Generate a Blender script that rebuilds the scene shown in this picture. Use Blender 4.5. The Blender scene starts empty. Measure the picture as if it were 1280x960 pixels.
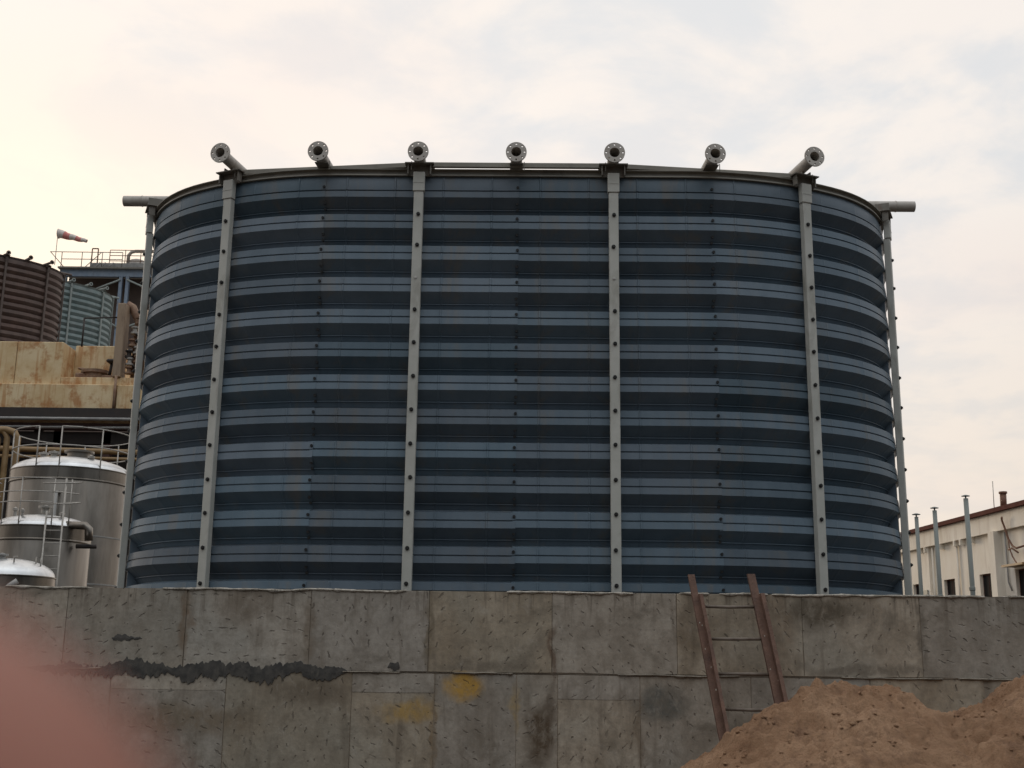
import bpy, bmesh, math, random
from mathutils import Vector, Matrix, noise as mnoise
random.seed(7)
SC = bpy.context.scene
COL = SC.collection
R = math.radians
PI = math.pi

# ------------------------------------------------------------------ camera
PITCH, ROLL, EYE = 0.2265, 0.0122, 1.6
cd = bpy.data.cameras.new('camera')
cd.sensor_width = 36.0
cd.lens = 36.0 * 1500 / 1280
cd.clip_start = 0.004
cd.clip_end = 2000
cd.dof.use_dof = True                      # the phone's real aperture, a few mm
cd.dof.focus_distance = 12.0
cd.dof.aperture_fstop = 12.5
cam = bpy.data.objects.new('camera', cd)
COL.objects.link(cam)
cam.matrix_world = Matrix.Translation((0, 0, EYE)) @ Matrix.Rotation(PI / 2 + PITCH, 4, 'X') @ Matrix.Rotation(ROLL, 4, 'Z')
SC.camera = cam

# ------------------------------------------------------------------ world: dusk overcast
SUN_AZ, SUN_EL = R(-24), R(9)              # azimuth measured from +Y towards +X
w = bpy.data.worlds.new('World')
SC.world = w
w.use_nodes = True
nt = w.node_tree
nt.nodes.clear()


class NT:
    """tiny helper to write node trees"""
    def __init__(s, tree):
        s.t = tree

    def n(s, typ, inputs=None, **props):
        nd = s.t.nodes.new(typ)
        for k, v in props.items():
            setattr(nd, k, v)
        for k, v in (inputs or {}).items():
            sock = nd.inputs[k]
            if hasattr(v, 'is_output') or isinstance(v, bpy.types.NodeSocket):
                s.t.links.new(v, sock)
            else:
                sock.default_value = v
        return nd

    def math(s, op, a, b=0.0, c=None, clamp=False):
        i = {0: a, 1: b}
        if c is not None:
            i[2] = c
        return s.n('ShaderNodeMath', i, operation=op, use_clamp=clamp).outputs[0]

    def mix(s, f, a, b, mode='MIX'):
        nd = s.n('ShaderNodeMix', data_type='RGBA', blend_type=mode)
        for idx, v in ((0, f), (6, a), (7, b)):
            if isinstance(v, bpy.types.NodeSocket):
                s.t.links.new(v, nd.inputs[idx])
            else:
                nd.inputs[idx].default_value = v if idx == 0 else (tuple(v) + (1,))[:4]
        return nd.outputs[2]

    def ss(s, v, lo, hi, a=0.0, b=1.0):
        return s.n('ShaderNodeMapRange', {0: v, 1: lo, 2: hi, 3: a, 4: b}, interpolation_type='SMOOTHSTEP').outputs[0]

    def noise(s, vec, scale, detail=4.0, rough=0.55, dist=0.0):
        return s.n('ShaderNodeTexNoise', {'Vector': vec, 'Scale': scale, 'Detail': detail, 'Roughness': rough,
                                          'Distortion': dist}).outputs['Fac']

    def mapping(s, vec, scale=(1, 1, 1), loc=(0, 0, 0)):
        return s.n('ShaderNodeMapping', {'Vector': vec, 'Scale': scale, 'Location': loc}).outputs[0]


W = NT(nt)
tc = W.n('ShaderNodeTexCoord').outputs['Generated']
sky = W.n('ShaderNodeTexSky', sky_type='NISHITA', sun_disc=False)
sky.sun_elevation = SUN_EL
sky.sun_rotation = SUN_AZ
sky.dust_density = 3.0
sep = W.n('ShaderNodeSeparateXYZ', {0: tc})
dx, dy, dz = sep.outputs
sund = (math.sin(SUN_AZ), math.cos(SUN_AZ), 0.12)
dot = W.n('ShaderNodeVectorMath', {0: tc, 1: sund}, operation='DOT_PRODUCT').outputs['Value']
west = W.ss(dot, -0.75, 0.95)
# cloud deck seen in perspective
zz = W.math('MAXIMUM', W.math('ADD', dz, 0.16), 0.05)
pv = W.n('ShaderNodeCombineXYZ', {0: W.math('DIVIDE', dx, zz), 1: W.math('DIVIDE', dy, zz), 2: 0.0}).outputs[0]
n1 = W.noise(pv, 2.6, 6.0, 0.55, 0.4)
n2 = W.noise(W.mapping(pv, (1, 1, 1), (4.1, 2.7, 0)), 4.2, 6.0, 0.6, 0.3)
n3 = W.noise(W.mapping(pv, (1, 1, 1), (9.3, 7.7, 0)), 0.9, 3.0, 0.5)
cl = W.ss(W.math('ADD', W.math('MULTIPLY', n1, 0.65), W.math('MULTIPLY', n2, 0.35)), 0.43, 0.57)
up_ = W.ss(dz, 0.12, 0.98)
eastc = W.mix(up_, W.mix(cl, (.6, .7, .85), (.8, .92, 1.1)), W.mix(cl, (15.6, 16.6, 17.6), (18.6, 19.4, 20.2)))
grey = (8.6, 8.6, 8.65)
cream = (10.5, 9.7, 9.0)
westc = W.mix(cl, grey, cream)
low = W.ss(dz, 0.0, 0.42, 1.0, 0.0)
westc = W.mix(W.math('MULTIPLY', low, 0.75), westc, (9.4, 8.0, 6.7))
pink = W.ss(n3, 0.45, 0.68)
westc = W.mix(W.math('MULTIPLY', pink, 0.5), westc, (9.8, 8.5, 7.9))
glow = W.ss(dot, 0.93, 1.01)
westc = W.mix(W.math('MULTIPLY', glow, 0.75), westc, (10.2, 8.7, 7.15))
deck = W.mix(west, eastc, westc)
skyc = W.mix(0.90, sky.outputs[0], deck)
bg = W.n('ShaderNodeBackground', {'Color': skyc, 'Strength': 0.1})
W.n('ShaderNodeOutputWorld', {'Surface': bg.outputs[0]})

sl = bpy.data.lights.new('sun', 'SUN')
sl.energy = 1.4
sl.angle = R(14)
sl.color = (1.0, 0.80, 0.58)
sun = bpy.data.objects.new('sun', sl)
COL.objects.link(sun)
sdir = Vector((math.sin(SUN_AZ) * math.cos(SUN_EL), math.cos(SUN_AZ) * math.cos(SUN_EL), math.sin(SUN_EL)))
sun.rotation_euler = sdir.to_track_quat('Z', 'Y').to_euler()

SC.view_settings.view_transform = 'Standard'
SC.view_settings.look = 'None'
SC.view_settings.exposure = 0.0
SC.view_settings.gamma = 1.0
SC.view_settings.use_curve_mapping = False


# ------------------------------------------------------------------ materials
def newmat(name):
    m = bpy.data.materials.new(name)
    m.use_nodes = True
    m.node_tree.nodes.clear()
    t = NT(m.node_tree)
    out = t.n('ShaderNodeOutputMaterial')
    b = t.n('ShaderNodeBsdfPrincipled')
    t.t.links.new(b.outputs[0], out.inputs[0])
    return m, t, b


def surf(name, c1, c2, scale=6.0, rough=0.6, metal=0.0, bump=0.0, bscale=40.0, vary=0.0, stretch=(1, 1, 1),
         dirt=None, dirt_amt=0.5, rvar=0.12, spec=0.5):
    m, t, b = newmat(name)
    co = t.n('ShaderNodeTexCoord').outputs['Object']
    n = t.noise(t.mapping(co, stretch), scale, 6.0, 0.6, 0.2)
    c = t.mix(t.ss(n, 0.32, 0.68), c1, c2)
    if dirt:
        d = t.noise(t.mapping(co, (stretch[0] * 2.3, stretch[1] * 2.3, stretch[2] * 0.9), (3, 5, 1)), scale * 0.6, 7.0, 0.65, 0.5)
        c = t.mix(t.math('MULTIPLY', t.ss(d, 0.5, 0.72), dirt_amt), c, dirt)
    if vary:
        rnd = t.n('ShaderNodeObjectInfo').outputs['Random']
        c = t.n('ShaderNodeHueSaturation', {'Color': c, 'Hue': t.math('MULTIPLY_ADD', rnd, vary * 0.05, 0.5 - vary * 0.025),
                                             'Saturation': t.math('MULTIPLY_ADD', rnd, -vary * 1.2, 1 + vary * 0.4),
                                             'Value': t.math('MULTIPLY_ADD', t.math('FRACT', t.math('MULTIPLY', rnd, 7.31)), vary * 2, 1 - vary)}).outputs[0]
    t.t.links.new(c, b.inputs['Base Color'])
    r = t.math('MULTIPLY_ADD', n, rvar * 2, rough - rvar)
    t.t.links.new(r, b.inputs['Roughness'])
    b.inputs['Metallic'].default_value = metal
    b.inputs['Specular IOR Level'].default_value = spec
    if bump:
        bn = t.noise(co, bscale, 5.0, 0.6)
        bp = t.n('ShaderNodeBump', {'Height': bn, 'Strength': bump, 'Distance': 0.02})
        t.t.links.new(bp.outputs[0], b.inputs['Normal'])
    return m


M = {}
M['frp'] = surf('blue_grey_fibreglass', (.094, .130, .162), (.118, .156, .190), 3.0, .42, bump=.08, bscale=25, vary=.22,
                stretch=(1, 1, .35), dirt=(.175, .155, .13), dirt_amt=.55, spec=.25)
M['frp_brown'] = surf('backlit_brown_fibreglass', (.085, .050, .038), (.125, .076, .058), 3.0, .6, vary=.1, stretch=(1, 1, .4))  # casing turned dark brown to stand in for backlight and haze
M['frp_teal'] = surf('weathered_green_fibreglass', (.16, .21, .205), (.22, .26, .25), 3.0, .55, vary=.1, stretch=(1, 1, .4))
M['post'] = surf('pale_grey_post', (.42, .415, .37), (.49, .48, .435), 3.0, .55, bump=.05, vary=.06, dirt=(.2, .18, .14), dirt_amt=.5)
M['post_brown'] = surf('backlit_brown_post', (.09, .065, .052), (.12, .085, .07), 4.0, .6)  # posts, rim and pipes browned likewise: backlight and haze in the colour
M['post_teal'] = surf('grey_green_post', (.24, .27, .25), (.3, .32, .3), 4.0, .6)
M['rim'] = surf('rim_fibreglass', (.21, .19, .155), (.27, .25, .21), 2.0, .55, dirt=(.12, .11, .09), dirt_amt=.6)
M['pipe'] = surf('pale_pipe', (.40, .36, .315), (.48, .44, .39), 5.0, .5, dirt=(.25, .2, .15), dirt_amt=.5)
M['bore'] = surf('pipe_bore', (.10, .085, .07), (.15, .12, .10), 5.0, .8)
M['bolt'] = surf('black_bolt', (.012, .012, .013), (.025, .024, .023), 20, .5, spec=.3)
M['bolt_pale'] = surf('pale_bolt', (.45, .44, .4), (.5, .48, .45), 20, .5)
M['plate'] = surf('dull_steel_plate', (.16, .145, .12), (.22, .2, .17), 8, .6, dirt=(.14, .08, .05), dirt_amt=.5)
M['rust_steel'] = surf('rusty_ladder_steel', (.105, .055, .036), (.175, .098, .068), 9, .75, bump=.3, bscale=60,
                       dirt=(.075, .045, .036), dirt_amt=.7)
M['rung'] = surf('worn_rung_steel', (.10, .075, .055), (.17, .135, .105), 12, .6, bump=.2)
M['paint_fleck'] = surf('paint_fleck', (.5, .47, .4), (.6, .57, .5), 30, .7)
M['tar'] = surf('bituminous_coat', (.034, .032, .029), (.075, .068, .059), 14, .8, bump=.15, bscale=45, dirt=(.11, .098, .08), dirt_amt=.7)
M['mortar'] = surf('crumbly_mortar', (.22, .195, .155), (.47, .43, .37), 11, .9, bump=.8, bscale=60, dirt=(.07, .06, .045), dirt_amt=.85)
M['joint'] = surf('joint_mortar', (.15, .125, .095), (.27, .235, .19), 5, .9, bump=.6, bscale=60, dirt=(.06, .05, .04), dirt_amt=.8)
M['core'] = surf('wall_core', (.20, .155, .11), (.27, .22, .165), 6, .9, bump=.5)
M['ground'] = surf('packed_earth', (.035, .027, .02), (.06, .045, .033), 1.2, .95, bump=.5, bscale=12)
M['slab'] = surf('basin_slab', (.03, .028, .025), (.045, .042, .037), 1.5, .9)
M['pebble'] = surf('pebble', (.22, .13, .085), (.37, .255, .18), 30, .95, bump=.3)
M['steel'] = surf('shaded_stainless_steel', (.145, .128, .108), (.25, .225, .195), 2.0, .33, metal=.9, stretch=(1, 1, .25),
                  dirt=(.28, .24, .2), dirt_amt=.5)  # darkened: the dim surroundings the shells reflect are put into the base
M['steel_dome'] = surf('skylit_stainless_dome', (.55, .55, .55), (.72, .72, .71), 3.0, .33, metal=.85)  # same steel, lightened: the reflected sky is put into the base
M['rail'] = surf('dull_rail_steel', (.30, .28, .25), (.40, .37, .33), 8, .5, metal=.4)
M['blue_steel'] = surf('blue_grey_steel', (.17, .22, .29), (.23, .28, .34), 3, .5, dirt=(.16, .1, .07), dirt_amt=.5)
M['hazy_wall'] = surf('dark_brown_cladding', (.085, .058, .045), (.12, .085, .068), 1.0, .8, stretch=(1, 1, .3))
M['rust_pipe'] = surf('rusty_pipework', (.17, .085, .05), (.30, .2, .13), 3, .75, dirt=(.08, .045, .03), dirt_amt=.7)
M['dark'] = surf('dark_beam', (.022, .017, .015), (.035, .025, .02), 4, .7)
M['darkred'] = surf('oxide_red_beam', (.05, .022, .018), (.08, .035, .028), 4, .7)
M['greypipe'] = surf('grey_pipe', (.2, .195, .185), (.3, .29, .27), 3, .5)
M['yellow'] = surf('yellow_lagging', (.20, .12, .045), (.28, .18, .08), 3, .55, dirt=(.2, .12, .06), dirt_amt=.6)
M['tan_col'] = surf('tan_box_column', (.26, .18, .12), (.34, .25, .17), 3, .7, dirt=(.12, .07, .04), dirt_amt=.6, stretch=(1, 1, .3))
M['sock_red'] = surf('hazed_red_cloth', (.62, .20, .17), (.70, .28, .25), 4, .9)  # paled: distance haze is put into the red
M['sock_white'] = surf('off_white_cloth', (.66, .58, .52), (.74, .66, .6), 4, .9)
M['white'] = surf('white_rendered_wall', (.76, .70, .60), (.84, .79, .70), 1.3, .85, bump=.15, bscale=15, stretch=(1, 1, .45),
                  dirt=(.42, .33, .24), dirt_amt=.45)
M['roof_brown'] = surf('brown_roof_edge', (.10, .04, .032), (.14, .062, .05), 3, .9, spec=.05)
M['glass'] = surf('dark_window', (.012, .011, .011), (.02, .018, .018), 3, .85, spec=.1)
M['vent'] = surf('vent_pipe_paint', (.17, .19, .175), (.24, .25, .23), 2.5, .6, dirt=(.2, .12, .08), dirt_amt=.7, stretch=(1, 1, .25))
M['cable'] = surf('brown_cable', (.14, .06, .035), (.2, .1, .06), 6, .7)
M['skin'] = None


def concrete_mat():
    m, t, b = newmat('formed_concrete')
    co = t.n('ShaderNodeTexCoord').outputs['Object']
    s = t.n('ShaderNodeSeparateXYZ', {0: co})
    X, Y, Z = s.outputs
    rnd = t.n('ShaderNodeObjectInfo').outputs['Random']
    p = t.n('ShaderNodeCombineXYZ', {0: X, 1: Z, 2: 0.0}).outputs[0]
    big = t.noise(p, 0.9, 4.0, .55, .4)
    mid = t.noise(t.mapping(p, (1, .7, 1), (5, 2, 0)), 3.2, 6.0, .62, .4)
    fine = t.noise(p, 26.0, 6.0, .65)
    c = t.mix(t.ss(mid, .32, .68), (.262, .218, .166), (.40, .345, .275))
    c = t.mix(t.math('MULTIPLY', t.ss(big, .42, .68), .75), c, (.315, .292, .245))
    # per panel tone
    c = t.n('ShaderNodeHueSaturation', {'Color': c, 'Hue': .5, 'Saturation': t.math('MULTIPLY_ADD', rnd, .5, .75),
                                        'Value': t.math('MULTIPLY_ADD', t.math('FRACT', t.math('MULTIPLY', rnd, 5.7)), .26, .87)}).outputs[0]
    # vertical run stains
    run = t.noise(t.mapping(p, (7.0, .55, 1)), 1.0, 5.0, .6, .3)
    runm = t.math('MULTIPLY', t.ss(run, .52, .72), .6)
    c = t.mix(runm, c, (.135, .105, .075))
    # streaks running down from the top edge
    top = t.ss(Z, 1.82, 2.17)
    st = t.noise(t.mapping(p, (22.0, 1.3, 1), (3, 0, 0)), 1.0, 3.0, .6, .5)
    c = t.mix(t.math('MULTIPLY', t.math('MULTIPLY', top, t.ss(st, .52, .64)), .6), c, (.12, .095, .07))
    # blotchy dark damp patches
    bl = t.noise(t.mapping(p, (1, 1.2, 1), (11, 4, 0)), 2.1, 8.0, .68, .6)
    c = t.mix(t.math('MULTIPLY', t.ss(bl, .53, .70), .6), c, (.14, .12, .092))
    lower = t.ss(Z, 1.05, 1.52, 1.0, 0.0)
    bl2 = t.noise(t.mapping(p, (1.3, 1.0, 1), (2, 9, 0)), 3.7, 8.0, .7, .9)
    c = t.mix(t.math('MULTIPLY', t.math('MULTIPLY', t.ss(bl2, .5, .7), lower), .55), c, (.14, .11, .078))
    # yellow ochre and brown stains with a place of their own
    wob = t.n('ShaderNodeTexNoise', {'Vector': p, 'Scale': 5.0, 'Detail': 5.0}).outputs['Color']
    pw = t.n('ShaderNodeVectorMath', {0: p, 1: t.n('ShaderNodeVectorMath', {0: wob, 'Scale': .22}, operation='SCALE').outputs[0]}, operation='ADD').outputs[0]
    brk = t.ss(t.noise(t.mapping(p, (1, .6, 1), (1, 6, 0)), 12.0, 8.0, .72, .5),   .30, .58, .45, 1.25)
    for (sx, sz, rx, rz, colr, amt) in ((-.36, 1.39, .19, .13, (.44, .26, .06), .9), (-.80, 1.19, .27, .10, (.40, .26, .09), .8),
                                        (.06, 1.22, .05, .20, (.33, .23, .09), .55), (.27, 1.02, .14, .30, (.085, .058, .035), .85),
                                        (.33, 1.25, .07, .18, (.09, .065, .045), .6), (1.25, 1.27, .30, .16, (.12, .115, .10), .8),
                                        (2.55, 2.02, .42, .18, (.105, .085, .06), .8), (-2.15, 2.05, .35, .2, (.16, .125, .09), .5),
                                        (1.45, 1.75, .10, .55, (.16, .12, .08), .5), (-2.67, 1.9, .06, .35, (.19, .135, .09), .7), (-1.64, 1.8, .05, .35, (.18, .14, .10), .6), (3.33, 1.85, .05, .3, (.13, .11, .085), .7), (1.06, 1.0, .04, .4, (.17, .13, .09), .6), (-.6, 1.0, .03, .4, (.2, .14, .08), .6), (-.2, 1.55, .5, .06, (.15, .125, .095), .6), (2.9, 1.56, .7, .06, (.14, .118, .09), .6),
                                        (.35, 1.65, .035, .25, (.14, .09, .06), .8), (-.66, 1.8, .05, .4, (.17, .135, .09), .7),
                                        (2.2, 1.8, .16, .5, (.20, .14, .09), .45), (-2.6, 1.1, .7, .14, (.19, .14, .09), .6),
                                        (-1.6, 1.33, .45, .12, (.13, .10, .07), .6)):
        d = t.n('ShaderNodeVectorMath', {0: t.mapping(pw, (1 / rx, 1 / rz, 1), (-(sx + .11) / rx, -(sz + .11) / rz, 0))}, operation='LENGTH').outputs['Value']
        c = t.mix(t.math('MULTIPLY', t.math('MULTIPLY', t.ss(d, .35, 1.15, 1.0, 0.0), brk), amt), c, colr)
    # chisel hacks: one short slot per cell, direction set by each panel
    jag = t.n('ShaderNodeTexNoise', {'Vector': p, 'Scale': 34.0, 'Detail': 3.0}).outputs['Color']
    pj = t.n('ShaderNodeVectorMath', {0: p, 1: t.n('ShaderNodeVectorMath', {0: jag, 'Scale': .030}, operation='SCALE').outputs[0]}, operation='ADD').outputs[0]
    pc = t.mapping(pj, (10.2, 10.2, 1))
    vo = t.n('ShaderNodeTexVoronoi', {'Vector': pc, 'Scale': 1.0, 'Randomness': .85}, voronoi_dimensions='2D')
    v = t.n('ShaderNodeVectorMath', {0: pc, 1: vo.outputs['Position']}, operation='SUBTRACT').outputs[0]
    cs = t.n('ShaderNodeSeparateColor', {0: vo.outputs['Color']})
    ang = t.math('ADD', t.math('MULTIPLY', t.math('FRACT', t.math('MULTIPLY', rnd, 3.3)), 3.1), t.math('MULTIPLY', cs.outputs[0], .9))
    ang = t.math('ADD', ang, t.math('MULTIPLY', big, 2.5))
    vr = t.n('ShaderNodeVectorRotate', {'Vector': v, 'Angle': ang}, rotation_type='Z_AXIS').outputs[0]
    vs = t.n('ShaderNodeSeparateXYZ', {0: vr})
    ln = t.math('MULTIPLY_ADD', t.math('POWER', cs.outputs[1], 1.7), .34, .05)
    a = t.math('DIVIDE', t.math('ABSOLUTE', vs.outputs[0]), ln)
    wd = t.math('MULTIPLY_ADD', fine, .10, .015)
    e = t.math('DIVIDE', t.math('ABSOLUTE', vs.outputs[1]), wd)
    r2 = t.math('SQRT', t.math('ADD', t.math('MULTIPLY', a, a), t.math('MULTIPLY', e, e)))
    dash = t.math('MULTIPLY', t.ss(r2, .6, 1.15, 1.0, 0.0), t.ss(t.math('ADD', cs.outputs[2], t.math('MULTIPLY', big, .5)), .36, .44))
    dvar = t.math('MULTIPLY_ADD', t.math('FRACT', t.math('MULTIPLY', cs.outputs[0], 9.7)), .5, .2)
    c = t.mix(t.math('MULTIPLY', dash, dvar), c, (.075, .062, .048))  # shade inside the slots, with pit dirt, painted as darker colour
    mot = t.noise(t.mapping(p, (1, .8, 1), (8, 3, 0)), 9.0, 8.0, .7, .4)
    c = t.mix(t.ss(mot, .45, .68, 0.0, .45), c, (.17, .14, .105))
    c = t.mix(t.ss(mot, .30, .46, .35, 0.0), c, (.42, .385, .33))
    c = t.mix(t.ss(fine, .35, .75, .0, .28), c, (.12, .105, .085))
    spk = t.noise(p, 75.0, 3.0, .6)
    c = t.mix(t.ss(spk, .66, .78, 0.0, .6), c, (.07, .06, .048))
    t.t.links.new(c, b.inputs['Base Color'])
    b.inputs['Roughness'].default_value = .88
    b.inputs['Specular IOR Level'].default_value = .25
    h = t.math('ADD', t.math('MULTIPLY', fine, .35), t.math('MULTIPLY', mid, 1.2))
    h = t.math('SUBTRACT', h, t.math('MULTIPLY', dash, .9))
    h = t.math('SUBTRACT', h, t.ss(spk, .66, .78, 0.0, .4))
    bp = t.n('ShaderNodeBump', {'Height': h, 'Strength': .7, 'Distance': .012})
    t.t.links.new(bp.outputs[0], b.inputs['Normal'])
    return m


def sand_mat():
    m, t, b = newmat('reddish_sand')
    co = t.n('ShaderNodeTexCoord').outputs['Object']
    n = t.noise(co, 2.2, 8.0, .65, .3)
    f = t.noise(co, 60.0, 6.0, .7)
    g = t.noise(co, 170.0, 3.0, .7)
    c = t.mix(t.ss(n, .33, .67), (.225, .122, .068), (.385, .238, .145))
    c = t.mix(t.ss(f, .35, .7), c, (.275, .168, .10))
    dmp = t.noise(t.mapping(co, (1, 1, 1), (7, 1, 3)), 4.5, 7.0, .68, .5)
    c = t.mix(t.ss(dmp, .50, .66, 0., .6), c, (.15, .085, .055))
    c = t.mix(t.ss(g, .62, .75, 0., .7), c, (.45, .33, .24))
    c = t.mix(t.ss(g, .25, .38, .7, 0.), c, (.09, .052, .034))
    t.t.links.new(c, b.inputs['Base Color'])
    b.inputs['Roughness'].default_value = .95
    b.inputs['Specular IOR Level'].default_value = .15
    h = t.math('ADD', t.math('MULTIPLY', f, 1.0), t.math('MULTIPLY', g, .5))
    bp = t.n('ShaderNodeBump', {'Height': h, 'Strength': .9, 'Distance': .02})
    t.t.links.new(bp.outputs[0], b.inputs['Normal'])
    return m


def rustwall_mat():
    m, t, b = newmat('rust_stained_cream_plate')
    co = t.n('ShaderNodeTexCoord').outputs['Object']
    n = t.noise(co, 1.1, 6.0, .65)
    rn = t.noise(t.mapping(co, (5.0, 5.0, .35)), 1.0, 6.0, .6)
    bl = t.noise(t.mapping(co, (1, 1, 1), (4, 4, 4)), 1.3, 9.0, .72)
    c = t.mix(t.ss(n, .35, .65), (.62, .45, .24), (.72, .57, .35))
    c = t.mix(t.math('MULTIPLY', t.ss(rn, .48, .62), .65), c, (.46, .21, .065))
    c = t.mix(t.math('MULTIPLY', t.ss(bl, .49, .63), .8), c, (.40, .17, .05))
    t.t.links.new(c, b.inputs['Base Color'])
    b.inputs['Roughness'].default_value = .75
    return m


def skin_mat():
    m, t, b = newmat('skin')
    co = t.n('ShaderNodeTexCoord').outputs['Object']
    n = t.noise(co, 120, 4.0, .6)
    t.t.links.new(t.mix(n, (.21, .066, .038), (.29, .10, .060)), b.inputs['Base Color'])
    b.inputs['Roughness'].default_value = .5
    b.inputs['Subsurface Weight'].default_value = .25
    b.inputs['Subsurface Radius'].default_value = (.003, .0012, .0007)
    return m


M['concrete'] = concrete_mat()
M['sand'] = sand_mat()
M['rustwall'] = rustwall_mat()
M['skin'] = skin_mat()


# ------------------------------------------------------------------ object helpers
def finish(name, bm, mat, parent=None, smooth=False, loc=None):
    me = bpy.data.meshes.new(name)
    bmesh.ops.recalc_face_normals(bm, faces=bm.faces[:])
    bm.to_mesh(me)
    bm.free()
    if smooth:
        for p in me.polygons:
            p.use_smooth = True
    me.materials.append(M[mat] if isinstance(mat, str) else mat)
    o = bpy.data.objects.new(name, me)
    COL.objects.link(o)
    if parent:
        o.parent = parent
    if loc is not None:
        o.location = loc
    return o


def thing(name, label, cat, loc=(0, 0, 0), rz=0.0, group=None):
    o = bpy.data.objects.new(name, None)
    o.empty_display_size = .2
    COL.objects.link(o)
    o.location = loc
    o.rotation_euler = (0, 0, rz)
    tag(o, label, cat, group)
    return o


def tag(o, label, cat, group=None):
    o['label'] = label
    o['category'] = cat
    if group:
        o['group'] = group


def struct(o):
    o['kind'] = 'structure'
    return o


def link_copy(src, name, parent, loc=(0, 0, 0), rot=(0, 0, 0)):
    o = bpy.data.objects.new(name, src.data)
    COL.objects.link(o)
    o.parent = parent
    o.location = loc
    o.rotation_euler = rot
    return o


def box(bm, x0, x1, y0, y1, z0, z1, bev=0.0, mtx=None):
    vs = [bm.verts.new(v) for v in ((x0, y0, z0), (x1, y0, z0), (x1, y1, z0), (x0, y1, z0), (x0, y0, z1), (x1, y0, z1), (x1, y1, z1), (x0, y1, z1))]
    fs = [bm.faces.new([vs[i] for i in q]) for q in ((0, 3, 2, 1), (4, 5, 6, 7), (0, 1, 5, 4), (1, 2, 6, 5), (2, 3, 7, 6), (3, 0, 4, 7))]
    if mtx is not None:
        for v in vs:
            v.co = mtx @ v.co
    if bev:
        es = list({e for f in fs for e in f.edges})
        bmesh.ops.bevel(bm, geom=es, offset=bev, segments=1, affect='EDGES')
    return vs


def tube(bm, pts, r, n=8, closed=False, caps=True):
    pts = [Vector(p) for p in pts]
    rs = r if isinstance(r, (list, tuple)) else [r] * len(pts)
    rings = []
    N = len(pts)
    prev = None
    for i, p in enumerate(pts):
        a = pts[(i - 1) % N] if (closed or i > 0) else p
        b = pts[(i + 1) % N] if (closed or i < N - 1) else p
        d = (b - a).normalized()
        ref = prev if prev is not None else (Vector((0, 0, 1)) if abs(d.z) < .9 else Vector((1, 0, 0)))
        u = d.cross(ref)
        if u.length < 1e-5:
            u = d.orthogonal()
        u.normalize()
        v = u.cross(d).normalized()
        prev = v
        rings.append([bm.verts.new(p + (u * math.cos(2 * PI * k / n) + v * math.sin(2 * PI * k / n)) * rs[i]) for k in range(n)])
    M_ = N if closed else N - 1
    for i in range(M_):
        A, B = rings[i], rings[(i + 1) % N]
        for k in range(n):
            bm.faces.new((A[k], A[(k + 1) % n], B[(k + 1) % n], B[k]))
    if caps and not closed:
        bm.faces.new(rings[0][::-1])
        bm.faces.new(rings[-1])


def lathe(bm, prof, n=40, cx=0, cy=0):
    rings = []
    for (r, z) in prof:
        if r < 1e-4:
            rings.append([bm.verts.new((cx, cy, z))])
        else:
            rings.append([bm.verts.new((cx + r * math.cos(2 * PI * k / n), cy + r * math.sin(2 * PI * k / n), z)) for k in range(n)])
    for A, B in zip(rings, rings[1:]):
        if len(A) == 1 and len(B) == 1:
            continue
        for k in range(n):
            k2 = (k + 1) % n
            if len(A) == 1:
                bm.faces.new((A[0], B[k], B[k2]))
            elif len(B) == 1:
                bm.faces.new((A[k], A[k2], B[0]))
            else:
                bm.faces.new((A[k], A[k2], B[k2], B[k]))


def part_box(name, mat, parent, x0, x1, y0, y1, z0, z1, bev=0.0):
    bm = bmesh.new()
    box(bm, x0, x1, y0, y1, z0, z1, bev)
    return finish(name, bm, mat, parent)


def part_tube(name, mat, parent, pts, r, n=8, closed=False, smooth=True):
    bm = bmesh.new()
    tube(bm, pts, r, n, closed)
    return finish(name, bm, mat, parent, smooth)


def part_lathe(name, mat, parent, prof, n=40, cx=0, cy=0, smooth=True):
    bm = bmesh.new()
    lathe(bm, prof, n, cx, cy)
    o = finish(name, bm, mat, parent)
    if smooth:
        for p in o.data.polygons:
            p.use_smooth = True
        o.data.set_sharp_from_angle(angle=R(32))
    return o


def fbm(p, o=4):
    return mnoise.fractal(Vector(p), 1.0, 2.0, o)


# ================================================================== ground and basin
bm = bmesh.new()
g = [bm.verts.new(v) for v in ((-900, -300, 0), (900, -300, 0), (900, 1500, 0), (-900, 1500, 0))]
bm.faces.new(g)
struct(finish('ground', bm, 'ground'))
bm = bmesh.new()
box(bm, -8.4, 8.4, 10.38, 22.0, 0.004, 0.95)
struct(finish('basin_floor', bm, 'slab'))

# ================================================================== cooling towers (stadium plan, horizontally corrugated casing)
PROF = [(-.064, .060), (-.054, .0300), (.083, 0), (.090, -.078), (.076, -.081), (.076, -.092), (.093, -.096), (.101, -.168), (.095, -.175),
        (-.016, -.278), (-.002, -.283), (-.002, -.290), (-.020, -.297), (-.050, -.3438)]
PROF_LO = [(-.050, .0225), (.083, 0), (.101, -.170), (-.012, -.295), (-.050, -.3548)]


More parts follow.
